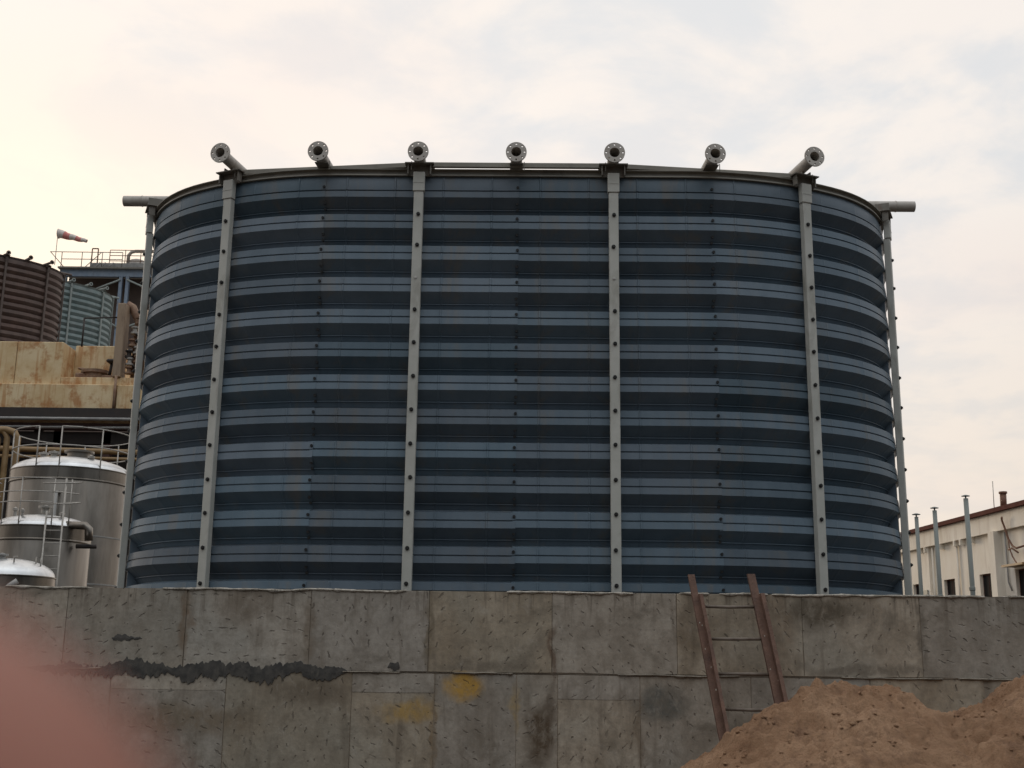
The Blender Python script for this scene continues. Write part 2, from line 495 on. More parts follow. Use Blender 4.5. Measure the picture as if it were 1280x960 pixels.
class Plan:
    """half the outline: straight L, arc R1 over ta, tight end arc R2, arc R1 over ta, straight L"""
    def __init__(s, L, R1, ta, R2):
        s.seg = []
        x = y = ph = 0.0
        for ln, k in ((L, 0), (R1 * ta, 1 / R1), (R2 * (PI - 2 * ta), 1 / R2), (R1 * ta, 1 / R1), (L, 0)):
            s.seg.append((ln, k, x, y, ph))
            if k:
                x += (math.sin(ph + ln * k) - math.sin(ph)) / k
                y += (math.cos(ph) - math.cos(ph + ln * k)) / k
                ph += ln * k
            else:
                x += ln * math.cos(ph)
                y += ln * math.sin(ph)
        s.P = 2 * sum(q[0] for q in s.seg)

    def at(s, t):
        """arc length from the middle of the front -> point, outward normal (front faces -y, on y = 0)"""
        h = s.P / 2
        t = (t + h) % s.P - h
        sg = 1 if t >= 0 else -1
        a = abs(t)
        for i, (ln, k, x, y, ph) in enumerate(s.seg):
            if a <= ln or i == 4:
                break
            a -= ln
        if k:
            x += (math.sin(ph + a * k) - math.sin(ph)) / k
            y += (math.cos(ph) - math.cos(ph + a * k)) / k
            ph += a * k
        else:
            x += a * math.cos(ph)
            y += a * math.sin(ph)
        return Vector((sg * x, y, 0)), Vector((sg * math.sin(ph), -math.cos(ph), 0))


def sweep_ring(bm, plan, prof, step=.15):
    """closed ring of a closed section (off, z) around the plan"""
    n = int(plan.P / step)
    rings = []
    for i in range(n):
        p, nn = plan.at(i * plan.P / n)
        rings.append([bm.verts.new(p + nn * o + Vector((0, 0, z))) for o, z in prof])
    for i in range(n):
        A, B = rings[i], rings[(i + 1) % n]
        for k in range(len(prof)):
            k2 = (k + 1) % len(prof)
            bm.faces.new((A[k], A[k2], B[k2], B[k]))


def casing_panel(plan, s0, s1, prof, ribs, zshift, proud):
    bm = bmesh.new()
    ss = {}

    def add(s, o=0.0):
        ss[round(s, 4)] = o
    n = max(2, int((s1 - s0) / (.07 if abs(s1 - s0) > 3 else .14)))
    for i in range(n + 1):
        add(s0 + (s1 - s0) * i / n)
    for rb in ribs:
        for k in [k for k in ss if abs(k - rb) < .03]:
            if abs(k - s0) > 1e-3 and abs(k - s1) > 1e-3:
                del ss[k]
        add(rb - .013)
        hr = .008 if abs((rb + PL.P / 2) % PL.P - PL.P / 2) < 3.0 else .002
        add(rb - .006, hr)
        add(rb + .006, hr)
        add(rb + .013)
    keys = sorted(ss)
    cols = []
    for s in keys:
        p, nn = plan.at(s)
        e = proud if s > s1 - .05 else 0.0          # the overlapping lip rides over its neighbour
        cols.append([bm.verts.new(p + nn * (o + ss[s] + e) + Vector((0, 0, z + zshift))) for o, z in prof])
    for A, B in zip(cols, cols[1:]):
        for k in range(len(prof) - 1):
            bm.faces.new((A[k], B[k], B[k + 1], A[k + 1]))
    return bm


def sharp_profile(o, m):
    me = o.data
    for p in me.polygons:
        p.use_smooth = True
    me.set_sharp_from_angle(angle=R(14))


def flange_mesh(ro, ri, rh, rb, th, nh=8):
    """disc with a bore and real bolt holes; axis along +y, from y=0 to y=th"""
    bm = bmesh.new()
    es = []

    def circ(r, cx, cz, n):
        vs = [bm.verts.new((cx + r * math.cos(2 * PI * k / n), 0, cz + r * math.sin(2 * PI * k / n))) for k in range(n)]
        for k in range(n):
            es.append(bm.edges.new((vs[k], vs[(k + 1) % n])))
    circ(ro, 0, 0, 40)
    circ(ri, 0, 0, 28)
    for k in range(nh):
        a = 2 * PI * (k + .0) / nh + PI / 2
        circ(rh, rb * math.cos(a), rb * math.sin(a), 8)
    bmesh.ops.triangle_fill(bm, use_beauty=True, use_dissolve=False, edges=es)
    # drop fills that closed the holes
    kill = []
    for f in bm.faces:
        c = f.calc_center_median()
        if math.hypot(c.x, c.z) < ri * .96:
            kill.append(f)
            continue
        for k in range(nh):
            a = 2 * PI * k / nh + PI / 2
            if math.hypot(c.x - rb * math.cos(a), c.z - rb * math.sin(a)) < rh * .9:
                kill.append(f)
                break
    if kill:
        bmesh.ops.delete(bm, geom=kill, context='FACES_ONLY')
    ex = bmesh.ops.extrude_face_region(bm, geom=bm.faces[:])
    for v in ex['geom']:
        if isinstance(v, bmesh.types.BMVert):
            v.co.y += th
    return bm


def pipe_mesh(r, ri, y0, y1, n=24, blind=False):
    """hollow tube along y (outer end y0 < y1)"""
    bm = bmesh.new()
    rings = []
    for rr, y in ((r, y1), (r, y0), (ri, y0), (ri, y1)):
        rings.append([bm.verts.new((rr * math.cos(2 * PI * k / n), y, rr * math.sin(2 * PI * k / n))) for k in range(n)])
    for A, B in zip(rings, rings[1:] + rings[:1]):
        for k in range(n):
            bm.faces.new((A[k], A[(k + 1) % n], B[(k + 1) % n], B[k]))
    return bm


def hexbolt(r, l, n=6):
    bm = bmesh.new()
    tube(bm, [(0, 0, 0), (0, -l * .55, 0)], r, 8)
    tube(bm, [(0, -l * .55, 0), (0, -l, 0)], r * .62, 6)
    return bm


def rotz(nn):
    return math.atan2(nn.y, nn.x) + PI / 2       # turns local -y onto the outward normal


PITCHZ = .3773
PL = Plan(1.9652, 3.4978, .5207, 1.8986)
SP = 2.2193


def cooling_tower(label, loc, rz, zrim, zbase, mats, full=True, group='cooling towers'):
    t = thing('cooling_tower', label, 'cooling tower', loc, rz, group)
    mp, mpost, mrim, mpipe = mats
    half = PL.P / 2
    p3 = 5.02
    seams = [0, SP, (p3 + half - 1.5 * SP) / 2, half - SP]
    seams = sorted(seams + [half] + [-x for x in seams[1:]])
    posts = [.5 * SP, 1.5 * SP, p3, half - 1.5 * SP, half - .5 * SP]
    posts = sorted(posts + [-x for x in posts])
    rows = int((zrim - .17 - zbase) / PITCHZ) + 1
    ztop = zrim - .172                      # crest top of the first full row
    prof = PROF if full else PROF_LO
    seg = list(zip(seams, seams[1:])) + [(seams[-1], seams[0] + PL.P)]
    rnd = random.Random(3)
    for (a, b) in seg:
        nr = round((b - a) / .555)
        step = (b - a) / nr
        ribs = [a + step * (k + .5) for k in range(nr)] if full else []
        for i in range(rows):
            zc = ztop - i * PITCHZ
            pr = [(o, z + zc) for o, z in prof]
            if i == 0:
                pr = [(.060, zrim - .07), (.086, zc)] + pr[(3 if full else 2):]
            if i == rows - 1:
                pr = [(o, max(z, zbase + .002)) for o, z in pr]
            zs = rnd.uniform(-.006, .006) if (full and 0 < i < rows - 1) else 0
            o = finish('casing_panel', casing_panel(PL, a, b + .035, pr, ribs, zs, .005 if full else .003), mp, t)
            sharp_profile(o, None)
    # rim
    bm = bmesh.new()
    sweep_ring(bm, PL, [(-.03, zrim - .075), (.098, zrim - .075), (.098, zrim - .060), (.070, zrim - .052), (.070, zrim - .012),
                        (.115, zrim - .008), (.115, zrim), (-.03, zrim)])
    finish('rim', bm, mrim, t)
    # posts
    boltm = None
    palem = None
    for pi, s in enumerate(posts):
        p, nn = PL.at(s)
        bm = bmesh.new()
        box(bm, -.054, .054, -.185, -.1055, zbase, zrim - .30, .006)
        po = finish('post', bm, mpost, t, loc=p)
        po.rotation_euler = (0, 0, rotz(nn))
        bm = bmesh.new()
        box(bm, -.066, .066, -.196, -.1165, zrim - .30, zrim - .068, .006)
        box(bm, -.0665, .0665, -.199, -.196, zrim - .20, zrim - .19)
        cap = finish('top_bracket', bm, mpost, po)
        if abs(abs(s) - p3) < .01:
            part_box('web_plate', mp, po, -.045, .045, -.078, .06, zbase, zrim - .08)
        if full:
            for i in range(16):
                zb = 6.527 - i * PITCHZ
                if zb < zbase + .1:
                    break
                pale = i == 2 and abs(s) < 2
                if boltm is None:
                    bo = finish('bolt', hexbolt(.023, .026), 'bolt', po)
                    boltm = bo
                elif pale and palem is None:
                    bo = finish('bolt', hexbolt(.018, .012), 'bolt_pale', po)
                    palem = bo
                else:
                    bo = link_copy(palem if pale else boltm, 'bolt', po)
                bo.location = (rnd.uniform(-.006, .006), -.185, zb + rnd.uniform(-.006, .006))
    if full:
        for s in seams:
            p, nn = PL.at(s + .017)
            bm = bmesh.new()
            for i in range(rows - 1):
                zc = ztop - i * PITCHZ
                for off, dz_ in ((.088, -.045), (.040, -.228), (-.004, -.2865)):
                    x = rnd.uniform(-.004, .006)
                    tube(bm, [(x, -off, zc + dz_), (x, -off - .018, zc + dz_)], .017, 7)
            bo = finish('seam_bolts', bm, 'bolt', t, loc=p)
            bo.rotation_euler = (0, 0, rotz(nn))
            bo['kind'] = 'stuff'
    # pipes on the rim
    pipes = [(s, True) for s in (-1.5 * SP, -SP, -.5 * SP, 0, .5 * SP, SP, 1.5 * SP)]
    pipes += [(-p3, False), (p3, False)]
    pipes += [(half - k * SP, True) for k in (-1.5, -.5, .5, 1.5)]
    zp = zrim + .10
    flm = pim = pl_ = None
    for s, fl in pipes:
        p, nn = PL.at(s)
        q = p + Vector((0, 0, zp if fl else zp + .085))
        rot = (0, 0, rotz(nn))
        q0, rot0 = q.copy(), rot
        if abs(abs(s) - 1.5 * SP) < .01:           # the corner pipes are skewed towards the front and stick out further
            nn = (nn + Vector((0, -.9, 0))).normalized()
            rot = (0, 0, rotz(nn))
            q = q + nn * .12 + Vector((0, 0, .035))
        if not fl:                                  # the end pipes run square to the long side
            rot = (0, 0, PI / 2 if s > 0 else -PI / 2)
            q = q + Vector((0, 0, -.02))
        if fl:
            if pim is None:
                o = pim = finish('inlet_pipe', pipe_mesh(.066, .057, -.37, .9), mpipe, t, True)
                o.data.set_sharp_from_angle(angle=R(40))
                f = flm = finish('flange', flange_mesh(.118, .0575, .0115, .094, .022), mpipe, o)
                f.location = (0, -.385, 0)
                o.location, o.rotation_euler = q, rot
            else:
                o = link_copy(pim, 'inlet_pipe', t, q, rot)
                link_copy(flm, 'flange', o, (0, -.385, 0))
        else:
            bm = pipe_mesh(.068, .060, -.52, .9)
            o = finish('inlet_pipe', bm, mpipe, t, True)
            o.data.set_sharp_from_angle(angle=R(40))
            o.location, o.rotation_euler = q, rot
            bm = bmesh.new()
            lathe(bm, [(.069, -.29), (.073, -.289), (.073, -.281), (.069, -.28)], 24)
            bmesh.ops.rotate(bm, verts=bm.verts[:], cent=(0, 0, 0), matrix=Matrix.Rotation(-PI / 2, 3, 'X'))
            for v in bm.verts:
                v.co.y = v.co.y if v.co.y < 0 else -v.co.y
            finish('collar', bm, mpipe, o)
        # saddle plate with gussets
        on_post = any(abs(s - x) < .01 for x in posts)
        bm = bmesh.new()
        wpl = .165 if on_post else .075
        base = zrim - q.z + .002
        drop = -.07 if fl else -.155
        box(bm, -wpl, wpl, -.215, .08, drop, drop + .012)
        box(bm, -.06, -.048, -.20, .06, drop + .012, -.02)
        box(bm, .048, .06, -.20, .06, drop + .012, -.02)
        if on_post:
            box(bm, -.135, -.123, -.19, -.119, -.19 + (0 if fl else -.085), drop)
            box(bm, .123, .135, -.19, -.119, -.19 + (0 if fl else -.085), drop)
            box(bm, -.135, .135, -.119, -.115, -.19 + (0 if fl else -.085), drop)
        o2 = finish('saddle_plate', bm, 'plate' if full else mpost, t, loc=q0)
        o2.rotation_euler = rot0
        bm = bmesh.new()
        sg = 1 if random.random() < .5 else -1
        tube(bm, [(sg * .09, -.19, drop + .03), (sg * .09, -.19, drop - .075)], .005, 5)
        hb = finish('hold_down_rod', bm, 'plate', o2)
    if full:
        for (a, b) in ((-1.5 * SP, -.5 * SP), (-.5 * SP, .5 * SP), (.5 * SP, 1.5 * SP)):
            pa, na = PL.at(a)
            pb, nb = PL.at(b)
            A = pa + na * .135
            B = pb + nb * .135
            d = (B - A).normalized()
            A += d * .15
            B -= d * .15
            ang = math.atan2(d.y, d.x)
            bm = bmesh.new()
            ln = (B - A).length
            box(bm, 0, ln, -.022, .022, zrim + .008, zrim + .066, .004)
            box(bm, -.06, .06, -.02, .02, zrim + .036, zrim + .044)
            box(bm, ln - .06, ln + .06, -.02, .02, zrim + .036, zrim + .044)
            o = finish('tie_beam', bm, 'rim', t, loc=A)
            o.rotation_euler = (0, 0, ang)
    return t


cooling_tower('long blue-grey ribbed cooling tower with pale posts behind the concrete wall', (.0215, 13.0, 0), -.0138, 7.10, .955,
              ('frp', 'post', 'rim', 'pipe'))

# ================================================================== concrete basin wall
WY = 10.0
wall = thing('concrete_wall', 'long stained grey concrete wall in front of the ribbed tower', 'wall', (0, WY, 0), -.034)
part_box('wall_core', 'core', wall, -8.5, 8.5, .0075, .36, 0, 2.145)
ZJ = 1.497
ZT = 2.150
up = [-8.5, -7.6, -6.65, -5.68, -4.68, -3.667, -2.668, -1.636, -.656, .351, 1.365, 2.38, 3.329, 4.35, 5.35, 6.35, 7.4, 8.5]
rw = random.Random(11)


def wall_panel(x0, x1, z0, z1, dy):
    bm = bmesh.new()
    x0 += .0012 + rw.uniform(0, .001)
    x1 -= .0012 + rw.uniform(0, .001)
    z0 += .002
    nx, nz = 4, 9
    vs = [[None] * (nz + 1) for _ in range(nx + 1)]
    for i in range(nx + 1):
        for j in range(nz + 1):
            x = x0 + (x1 - x0) * i / nx
            z = z0 + (z1 - z0) * j / nz
            vs[i][j] = bm.verts.new((x + abs(fbm((x * 3, z * 5, 5))) * .006 * ((i == 0) - (i == nx)), dy + fbm((x, z, 1)) * .004, z + fbm((x * 3, z * 3, 9)) * .003))
    for i in range(nx):
        for j in range(nz):
            bm.faces.new((vs[i][j], vs[i + 1][j], vs[i + 1][j + 1], vs[i][j + 1]))
    be = [e for e in bm.edges if e.is_boundary]
    ex = bmesh.ops.extrude_edge_only(bm, edges=be)
    for v in ex['geom']:
        if isinstance(v, bmesh.types.BMVert):
            v.co.y = .02
    bmesh.ops.bevel(bm, geom=be, offset=.0025, segments=1, affect='EDGES')
    return finish('panel', bm, 'concrete', wall)


for a, b in zip(up, up[1:]):
    wall_panel(a, b, ZJ + .006, ZT, rw.uniform(-.003, .002))
lowx = [-8.5, -7.3, -6.1, -5.0, -4.2, -3.25, -2.3, -1.271, -.597, .065, .399, 1.061, 1.95, 2.9, 3.8, 4.8, 5.8, 7.1, 8.5]
for a, b in zip(lowx, lowx[1:]):
    if abs(a + 1.271) < .01 or abs(a - .399) < .01 or abs(a + 3.25) < .01:   # boards of two heights
        zm = 1.335 if a < .3 else 1.30
        wall_panel(a, b, .0, zm, rw.uniform(.002, .005))
        wall_panel(a, b, zm, ZJ - .008, rw.uniform(.001, .004))
    else:
        wall_panel(a, b, .0, ZJ - .008, rw.uniform(.001, .005) + (.004 if abs(a - .065) < .01 else 0))

# crumbling mortar along the top and along the pour joint
def ragged_strip(name, x0, x1, z, zt, zb, y0, y1, step, mat, seed, gaps=0.0):
    bm = bmesh.new()
    n = int((x1 - x0) / step)
    cols = []
    for i in range(n + 1):
        x = x0 + (x1 - x0) * i / n
        a = fbm((x * 2.3, seed, 0), 5)
        c = fbm((x * 9.0, seed + 4, 0), 3)
        d = fbm((x * 1.1, seed + 9, 0), 3)
        if gaps and d < gaps:
            k = .12
        else:
            k = 1.0
        t_ = z + k * max(.002, zt * (1 + 1.1 * a + .5 * c))
        b_ = z - k * max(.002, zb * (1 + .9 * c - .8 * a))
        yy = y0 * (1 + .5 * c) * k + (1 - k) * .004
        cols.append([bm.verts.new((x, y1, b_)), bm.verts.new((x, yy * .6, b_ + .002)), bm.verts.new((x, yy, (t_ + b_) / 2 + .002 * c)),
                     bm.verts.new((x, yy * .5, t_ - .002)), bm.verts.new((x, y1, t_))])
    for A, B in zip(cols, cols[1:]):
        for k in range(4):
            bm.faces.new((A[k], B[k], B[k + 1], A[k + 1]))
    return finish(name, bm, mat, wall)


ragged_strip('mortar_cap', -8.5, 8.5, ZT, .010, .013, -.016, .37, .014, 'mortar', 3, -.12)
ragged_strip('mortar_ridge', -1.35, 8.5, ZJ, .007, .009, -.016, .03, .016, 'joint', 8, -.05)
ragged_strip('mortar_ridge', -8.5, -3.3, ZJ, .006, .007, -.014, .03, .02, 'joint', 15, -.05)


def tar_patch(x0, x1, zc, hu, hd, seed, step=.012):
    bm = bmesh.new()
    n = int((x1 - x0) / step)
    top, bot = [], []
    for i in range(n + 1):
        x = x0 + (x1 - x0) * i / n
        u = i / n
        e = min(1, 5 * u, 9 * (1 - u)) ** .6
        a = fbm((x * 3.1, seed, 0), 5)
        b = fbm((x * 3.7, seed + 7, 0), 6)
        c = fbm((x * 34, seed + 3, 0), 4)
        tz = zc + e * hu * max(.12, 1 + 1.3 * a + .6 * c)
        bz = zc - e * hd * max(.12, 1 + 1.3 * b - .7 * c)
        top.append((x, tz))
        bot.append((x, bz))
    cols = []
    for (x, tz), (_, bz) in zip(top, bot):
        y = -.0072 + .0008 * fbm((x * 8, seed, 2))
        cols.append([bm.verts.new((x, .004, tz)), bm.verts.new((x, y, tz - .003)), bm.verts.new((x, y - .002, (tz + bz) / 2)), bm.verts.new((x, y, bz + .003)), bm.verts.new((x, .004, bz))])
    for A, B in zip(cols, cols[1:]):
        for k in range(4):
            bm.faces.new((A[k], B[k], B[k + 1], A[k + 1]))
    o = finish('tar_patch', bm, 'tar', wall)
    return o


tar_patch(-3.95, -1.30, 1.497, .052, .066, 5)
tar_patch(-3.27, -3.02, 1.742, .034, .030, 17, .006)
tar_patch(-.985, -.885, 1.535, .034, .030, 23, .006)

# ================================================================== ladder
ld = thing('ladder', 'rusty brown steel ladder leaning on the concrete wall beside the sand heap', 'ladder', (1.55, 9.80, 0), 0)
# leaning plane: foot at y=-.55, top just touching the wall
def lad(x, z):
    return Vector((x, -.62 + .62 * (z / 2.15), z))


def angle_rail(xb, xt, z0, z1, w_, d_, side, name='rail', yo=0.0):
    bm = bmesh.new()
    th = .007
    for (a0, a1, b0, b1) in ((0, w_, 0, th), (0 if side < 0 else w_ - th, th if side < 0 else w_, th, d_)):
        vs = []
        for z in (z0, z1):
            x = xb + (xt - xb) * (z / 2.3)
            p = lad(x, z)
            for (xx, yy) in ((a0, b0), (a1, b0), (a1, b1), (a0, b1)):
                vs.append(bm.verts.new(p + Vector((xx, yy + yo, 0))))
        for q in ((0, 3, 2, 1), (4, 5, 6, 7), (0, 1, 5, 4), (1, 2, 6, 5), (2, 3, 7, 6), (3, 0, 4, 7)):
            bm.faces.new([vs[i] for i in q])
    return finish(name, bm, 'rust_steel', ld)


angle_rail(.19, -.10, .0, 2.30, .052, .045, -1)
angle_rail(.67, .385, .0, 2.31, .060, .045, -1)
# second angle bolted back to back, standing forward of the first and ending at the wall top
angle_rail(.242, -.048, .0, 2.14, .026, .075, -1, 'stiffener', -.062)
angle_rail(.731, .446, .0, 2.15, .030, .075, -1, 'stiffener', -.062)
for z in (.45, .76, 1.04, 1.255, 1.522, 1.79, 2.045):
    xa = .20 - .29 * z / 2.3 + .03
    xb = .68 - .285 * z / 2.3 + .04
    a, b = lad(xa, z + random.uniform(-.005, .005)), lad(xb, z + random.uniform(-.005, .005))
    mid_ = (a + b) / 2 + Vector((0, 0, random.uniform(-.006, .001)))
    off = Vector((0, .022, 0))
    part_tube('rung', 'rung', ld, [a + off, mid_ + off, b + off], .0130, 8)
bm = bmesh.new()
for k in range(16):
    rr, sx = random.choice(((.20, .29), (.68, .285)))
    z = random.uniform(.95, 1.95)
    p = lad(rr - sx * z / 2.3 + random.uniform(.004, .06), z)
    s = random.uniform(.002, .005)
    box(bm, p.x - s, p.x + s, p.y - .002, p.y + .001, z - s * 1.4, z + s * 1.4)
fl = finish('paint_flecks', bm, 'paint_fleck', ld)
fl['kind'] = 'stuff'

# ================================================================== sand heap
def cone(x, y, cx, cy, h, sl, rnd_=.18, ax=1.0):
    d = math.sqrt(((x - cx) * ax) ** 2 + (y - cy) ** 2 + rnd_ ** 2) - rnd_
    return h - sl * d


DENTS = [(2.75, 7.25, .07, .04), (1.62, 7.45, .07, .04), (2.2, 7.72, .05, .035), (1.98, 7.3, .05, .035), (1.93, 7.62, .055, .05), (1.80, 7.50, .05, .045), (1.86, 7.42, .06, .05), (2.1, 7.55, .05, .03), (2.02, 7.72, .06, .03),
         (2.45, 7.6, .05, .03), (1.72, 7.62, .06, .035), (2.3, 7.35, .05, .025), (2.65, 7.5, .06, .035)]


def sand_z(x, y):
    hs = [cone(x, y, 1.93, 7.80, 1.455, .76, .10), cone(x, y, 2.18, 7.85, 1.475, .60, .16), cone(x, y, 2.50, 7.75, 1.37, .66, .12),
          cone(x, y, 3.85, 7.75, 1.74, .56, .2), cone(x, y, 4.9, 7.6, 1.75, .55, .3)]
    k = 24.0
    m = max(hs)
    z = m + math.log(sum(math.exp(k * (h - m)) for h in hs)) / k
    z += .050 * fbm((x * 2.2, y * 2.2, 3), 3) + .042 * fbm((x * 6, y * 6, 1), 4) + .026 * fbm((x * 16, y * 16, 7), 5) - .020 * max(0, fbm((x * 9, y * 9, 21), 3) - .25)
    cr = fbm((x * 3.3, y * 3.3, 12), 4)
    if abs(cr) < .06:
        z -= .026 * (1 - abs(cr) / .06)
    for (a, b, r, d) in DENTS:
        q = ((x - a) ** 2 + (y - b) ** 2) / (r * r)
        if q < 4:
            z -= 1.1 * d * math.exp(-q * 1.6) - .012 * math.exp(-(q - 1.6) ** 2 * 2)
    return z


def axis(a, b, fa, fb, fine, coarse):
    v = [a]
    while v[-1] < b:
        x = v[-1]
        v.append(x + (fine if fa <= x <= fb else coarse))
    return v


bm = bmesh.new()
xs = axis(-.9, 7.2, .85, 3.6, .0115, .09)
ys = axis(5.2, 9.95, 6.75, 8.35, .0115, .08)
grid = []
for x in xs:
    col_ = []
    for y in ys:
        z = sand_z(x, y)
        col_.append(bm.verts.new((x, y, max(z, -.03))))
    grid.append(col_)
for i in range(len(xs) - 1):
    for j in range(len(ys) - 1):
        q = (grid[i][j], grid[i + 1][j], grid[i + 1][j + 1], grid[i][j + 1])
        if max(v.co.z for v in q) > -.025:
            bm.faces.new(q)
bmesh.ops.delete(bm, geom=[v for v in bm.verts if not v.link_faces], context='VERTS')
sand = finish('sand_heap', bm, 'sand', None, True)
tag(sand, 'heap of reddish brown sand in front of the ladder foot', 'sand heap')
bm = bmesh.new()
for k in range(950):
    x, y = random.uniform(.9, 3.6), random.uniform(6.8, 8.2)
    z = sand_z(x, y)
    if z < .4:
        continue
    s = .0030 + .010 * random.random() ** 5
    m_ = Matrix.Translation((x, y, z + s * .2)) @ Matrix.Rotation(random.random() * 6, 4, 'Z') @ Matrix.Diagonal((s * random.uniform(.8, 1.5), s, s * random.uniform(.6, .9), 1))
    r_ = bmesh.ops.create_icosphere(bm, subdivisions=1, radius=1, matrix=m_)
    for v in r_['verts']:
        v.co += Vector((random.uniform(-1, 1), random.uniform(-1, 1), random.uniform(-1, 1))) * s * .22
for k in range(80):
    x, y = random.uniform(1.0, 3.4), random.uniform(6.9, 8.0)
    z = sand_z(x, y)
    s = random.uniform(.007, .018)
    m_ = Matrix.Translation((x, y, z + s * .1)) @ Matrix.Rotation(random.random() * 6, 4, 'Z') @ Matrix.Diagonal((s * random.uniform(.8, 1.6), s, s * random.uniform(.5, .8), 1))
    r_ = bmesh.ops.create_icosphere(bm, subdivisions=2, radius=1, matrix=m_)
    for v in r_['verts']:
        v.co += Vector(mnoise.noise_vector(v.co * 60)) * s * .35
pb = finish('sand_clods', bm, 'sand')
tag(pb, 'scatter of small stones and clods lying over the sand heap', 'pebbles')
pb['kind'] = 'stuff'

# ================================================================== left background: towers on the plant roof
PBZ = 16.3
pb_ = thing('plant_building', 'dark brown plant block under the far cooling towers at left', 'building', (-26, 58, 0))
part_box('wall', 'hazy_wall', pb_, -14, 14.0, 0, 40, 0, PBZ)
part_box('roof_slab', 'greypipe', pb_, -14.2, 14.2, -.2, 40.2, PBZ, PBZ + .15)
cooling_tower('dark brown ribbed cooling tower at the far left edge', (-27.2, 58.6, 0), R(40), 21.75, PBZ + .15,
              ('frp_brown', 'post_brown', 'post_brown', 'post_brown'), False)
cooling_tower('grey-green ribbed cooling tower between the brown tower and the steel column', (-28.05, 70.0, 0), R(46), 24.0, PBZ + .15,
              ('frp_teal', 'post_teal', 'post_teal', 'post_teal'), False)

# steel frame behind them
sf = thing('process_gantry', 'blue-grey steel process frame with roof railing beyond the far towers', 'gantry', (-30, 85, 0))
part_box('cladding_wall', 'hazy_wall', sf, -3.4, 9, 1.2, 1.5, PBZ + .2, 29.2)
part_box('roof_beam', 'blue_steel', sf, -3.6, 9, -.15, .15, 28.95, 29.5)
part_box('deck', 'plate', sf, -3.7, 9, -.4, 8, 29.5, 29.62)
for x in (-3.2, .95, 1.45, 6.0):
    part_box('column', 'blue_steel', sf, x - .12, x + .12, -.14, .14, 17.6, 28.95)
for (xa, za, xb, zb) in ((.95, 28.7, -1.6, 27.6), (1.45, 28.7, 4.2, 27.5), (1.2, 24.9, -.6, 26.1), (1.2, 24.9, 3.1, 25.6), (-3.2, 28.3, -1.8, 27.7)):
    part_tube('brace', 'post_teal', sf, [(xa, -.2, za), (xb, -.2, zb)], .07, 6)
part_box('roof_unit', 'greypipe', sf, -1.7, 9, .6, 6, 29.62, 30.25)
for x in (-1.3, -.9, -.3):
    part_tube('strut', 'greypipe', sf, [(x, .35, 29.65), (x + .45, .35, 30.2)], .05, 5)


def rail_run(parent, x0, x1, y, z0, hts, xsp, mat, r=.035):
    for h in hts:
        part_tube('rail', mat, parent, [(x0, y, z0 + h), (x1, y, z0 + h)], r, 6)
    n = max(1, int(round((x1 - x0) / xsp)))
    for i in range(n + 1):
        x = x0 + (x1 - x0) * i / n
        part_tube('rail_post', mat, parent, [(x, y, z0), (x, y, z0 + hts[0])], r, 6)


rail_run(sf, -3.5, 1.0, -.3, 29.62, (1.15, .6), 1.5, 'plate', .03)
for (xa, xb) in ((-4.35, -3.3), (-.6, -1.7)):
    part_tube('strut', 'plate', sf, [(xa, -.3, 30.75), (xb, -.3, 29.62)], .03, 5)
part_tube('rail', 'plate', sf, [(-4.4, -.3, 30.77), (-3.5, -.3, 30.77)], .03, 5)
rail_run(sf, -.3, 5.5, .7, 30.25, (1.05, .62, .2), 1.1, 'rust_pipe', .03)
rail_run(sf, -1.65, -1.2, .7, 30.25, (1.15,), .45, 'rust_pipe', .05)
part_tube('duct', 'pipe', sf, [(1.0, 1.0, 30.25), (1.0, 1.0, 31.0), (1.2, 1.0, 31.25), (1.5, 1.0, 31.33), (6, 1.0, 31.33)], .13, 10)
part_lathe('vessel', 'pipe', sf, [(0, 30.25), (.8, 30.25), (.75, 30.5), (.55, 30.75), (.3, 30.85), (0, 30.88)], 20, 1.5, 1.6)

ws = thing('windsock', 'red and white striped windsock on a thin pole', 'windsock', (-33.85, 84.4, 29.62))
part_tube('pole', 'rail', ws, [(0, 0, 0), (0, 0, 2.75)], .025, 6)
pts = [(.06, 0, 2.45), (.5, 0, 2.36), (.95, 0, 2.22), (1.4, 0, 2.11), (1.8, 0, 2.0), (2.2, 0, 1.90)]
rr = [.36, .29, .24, .2, .17, .13]
for k in range(5):
    bm = bmesh.new()
    a, b = Vector(pts[k]), Vector(pts[k + 1])
    mid_ = (a + b) / 2 + Vector((0, 0, .03 * (-1) ** k))
    tube(bm, [a, mid_, b], [rr[k], (rr[k] + rr[k + 1]) / 2 * .96, rr[k + 1]], 14, caps=False)
    finish('sleeve_band', bm, 'sock_red' if k % 2 else 'sock_white', ws, True)
part_tube('hoop', 'rail', ws, [(.06, .36 * math.cos(a_), 2.45 + .36 * math.sin(a_)) for a_ in [2 * PI * k / 16 for k in range(16)]], .02, 5, True)

# rust-stained cream plated duct / bund
rb = thing('rusty_bund', 'cream plated bund streaked with orange rust below the far towers', 'bund', (-20, 45, 0))
for (a, b) in ((-6, -2.6), (-2.58, .83), (.85, 2.62)):
    part_box('panel', 'rustwall', rb, a, b, -.02 * random.random(), 3, 11.72, 13.42, .02)
part_box('panel', 'rustwall', rb, 2.62, 4.55, 1.3, 3.2, 12.0, 13.62, .02)
part_box('ledge', 'rustwall', rb, 2.62, 7.5, .03, 3, 11.72, 12.04, .02)
part_box('panel', 'rustwall', rb, -6, 4.80, -.25, 3, 10.62, 11.70, .02)
part_box('panel', 'rustwall', rb, 4.90, 7.5, -.2, 3, 10.62, 11.70, .02)
part_tube('seam_strip', 'rust_pipe', rb, [(4.85, -.28, 10.62), (4.85, -.28, 12.05)], .05, 6)
part_tube('seam_strip', 'rust_pipe', rb, [(-2.59, -.06, 11.72), (-2.59, -.06, 13.42)], .03, 6)
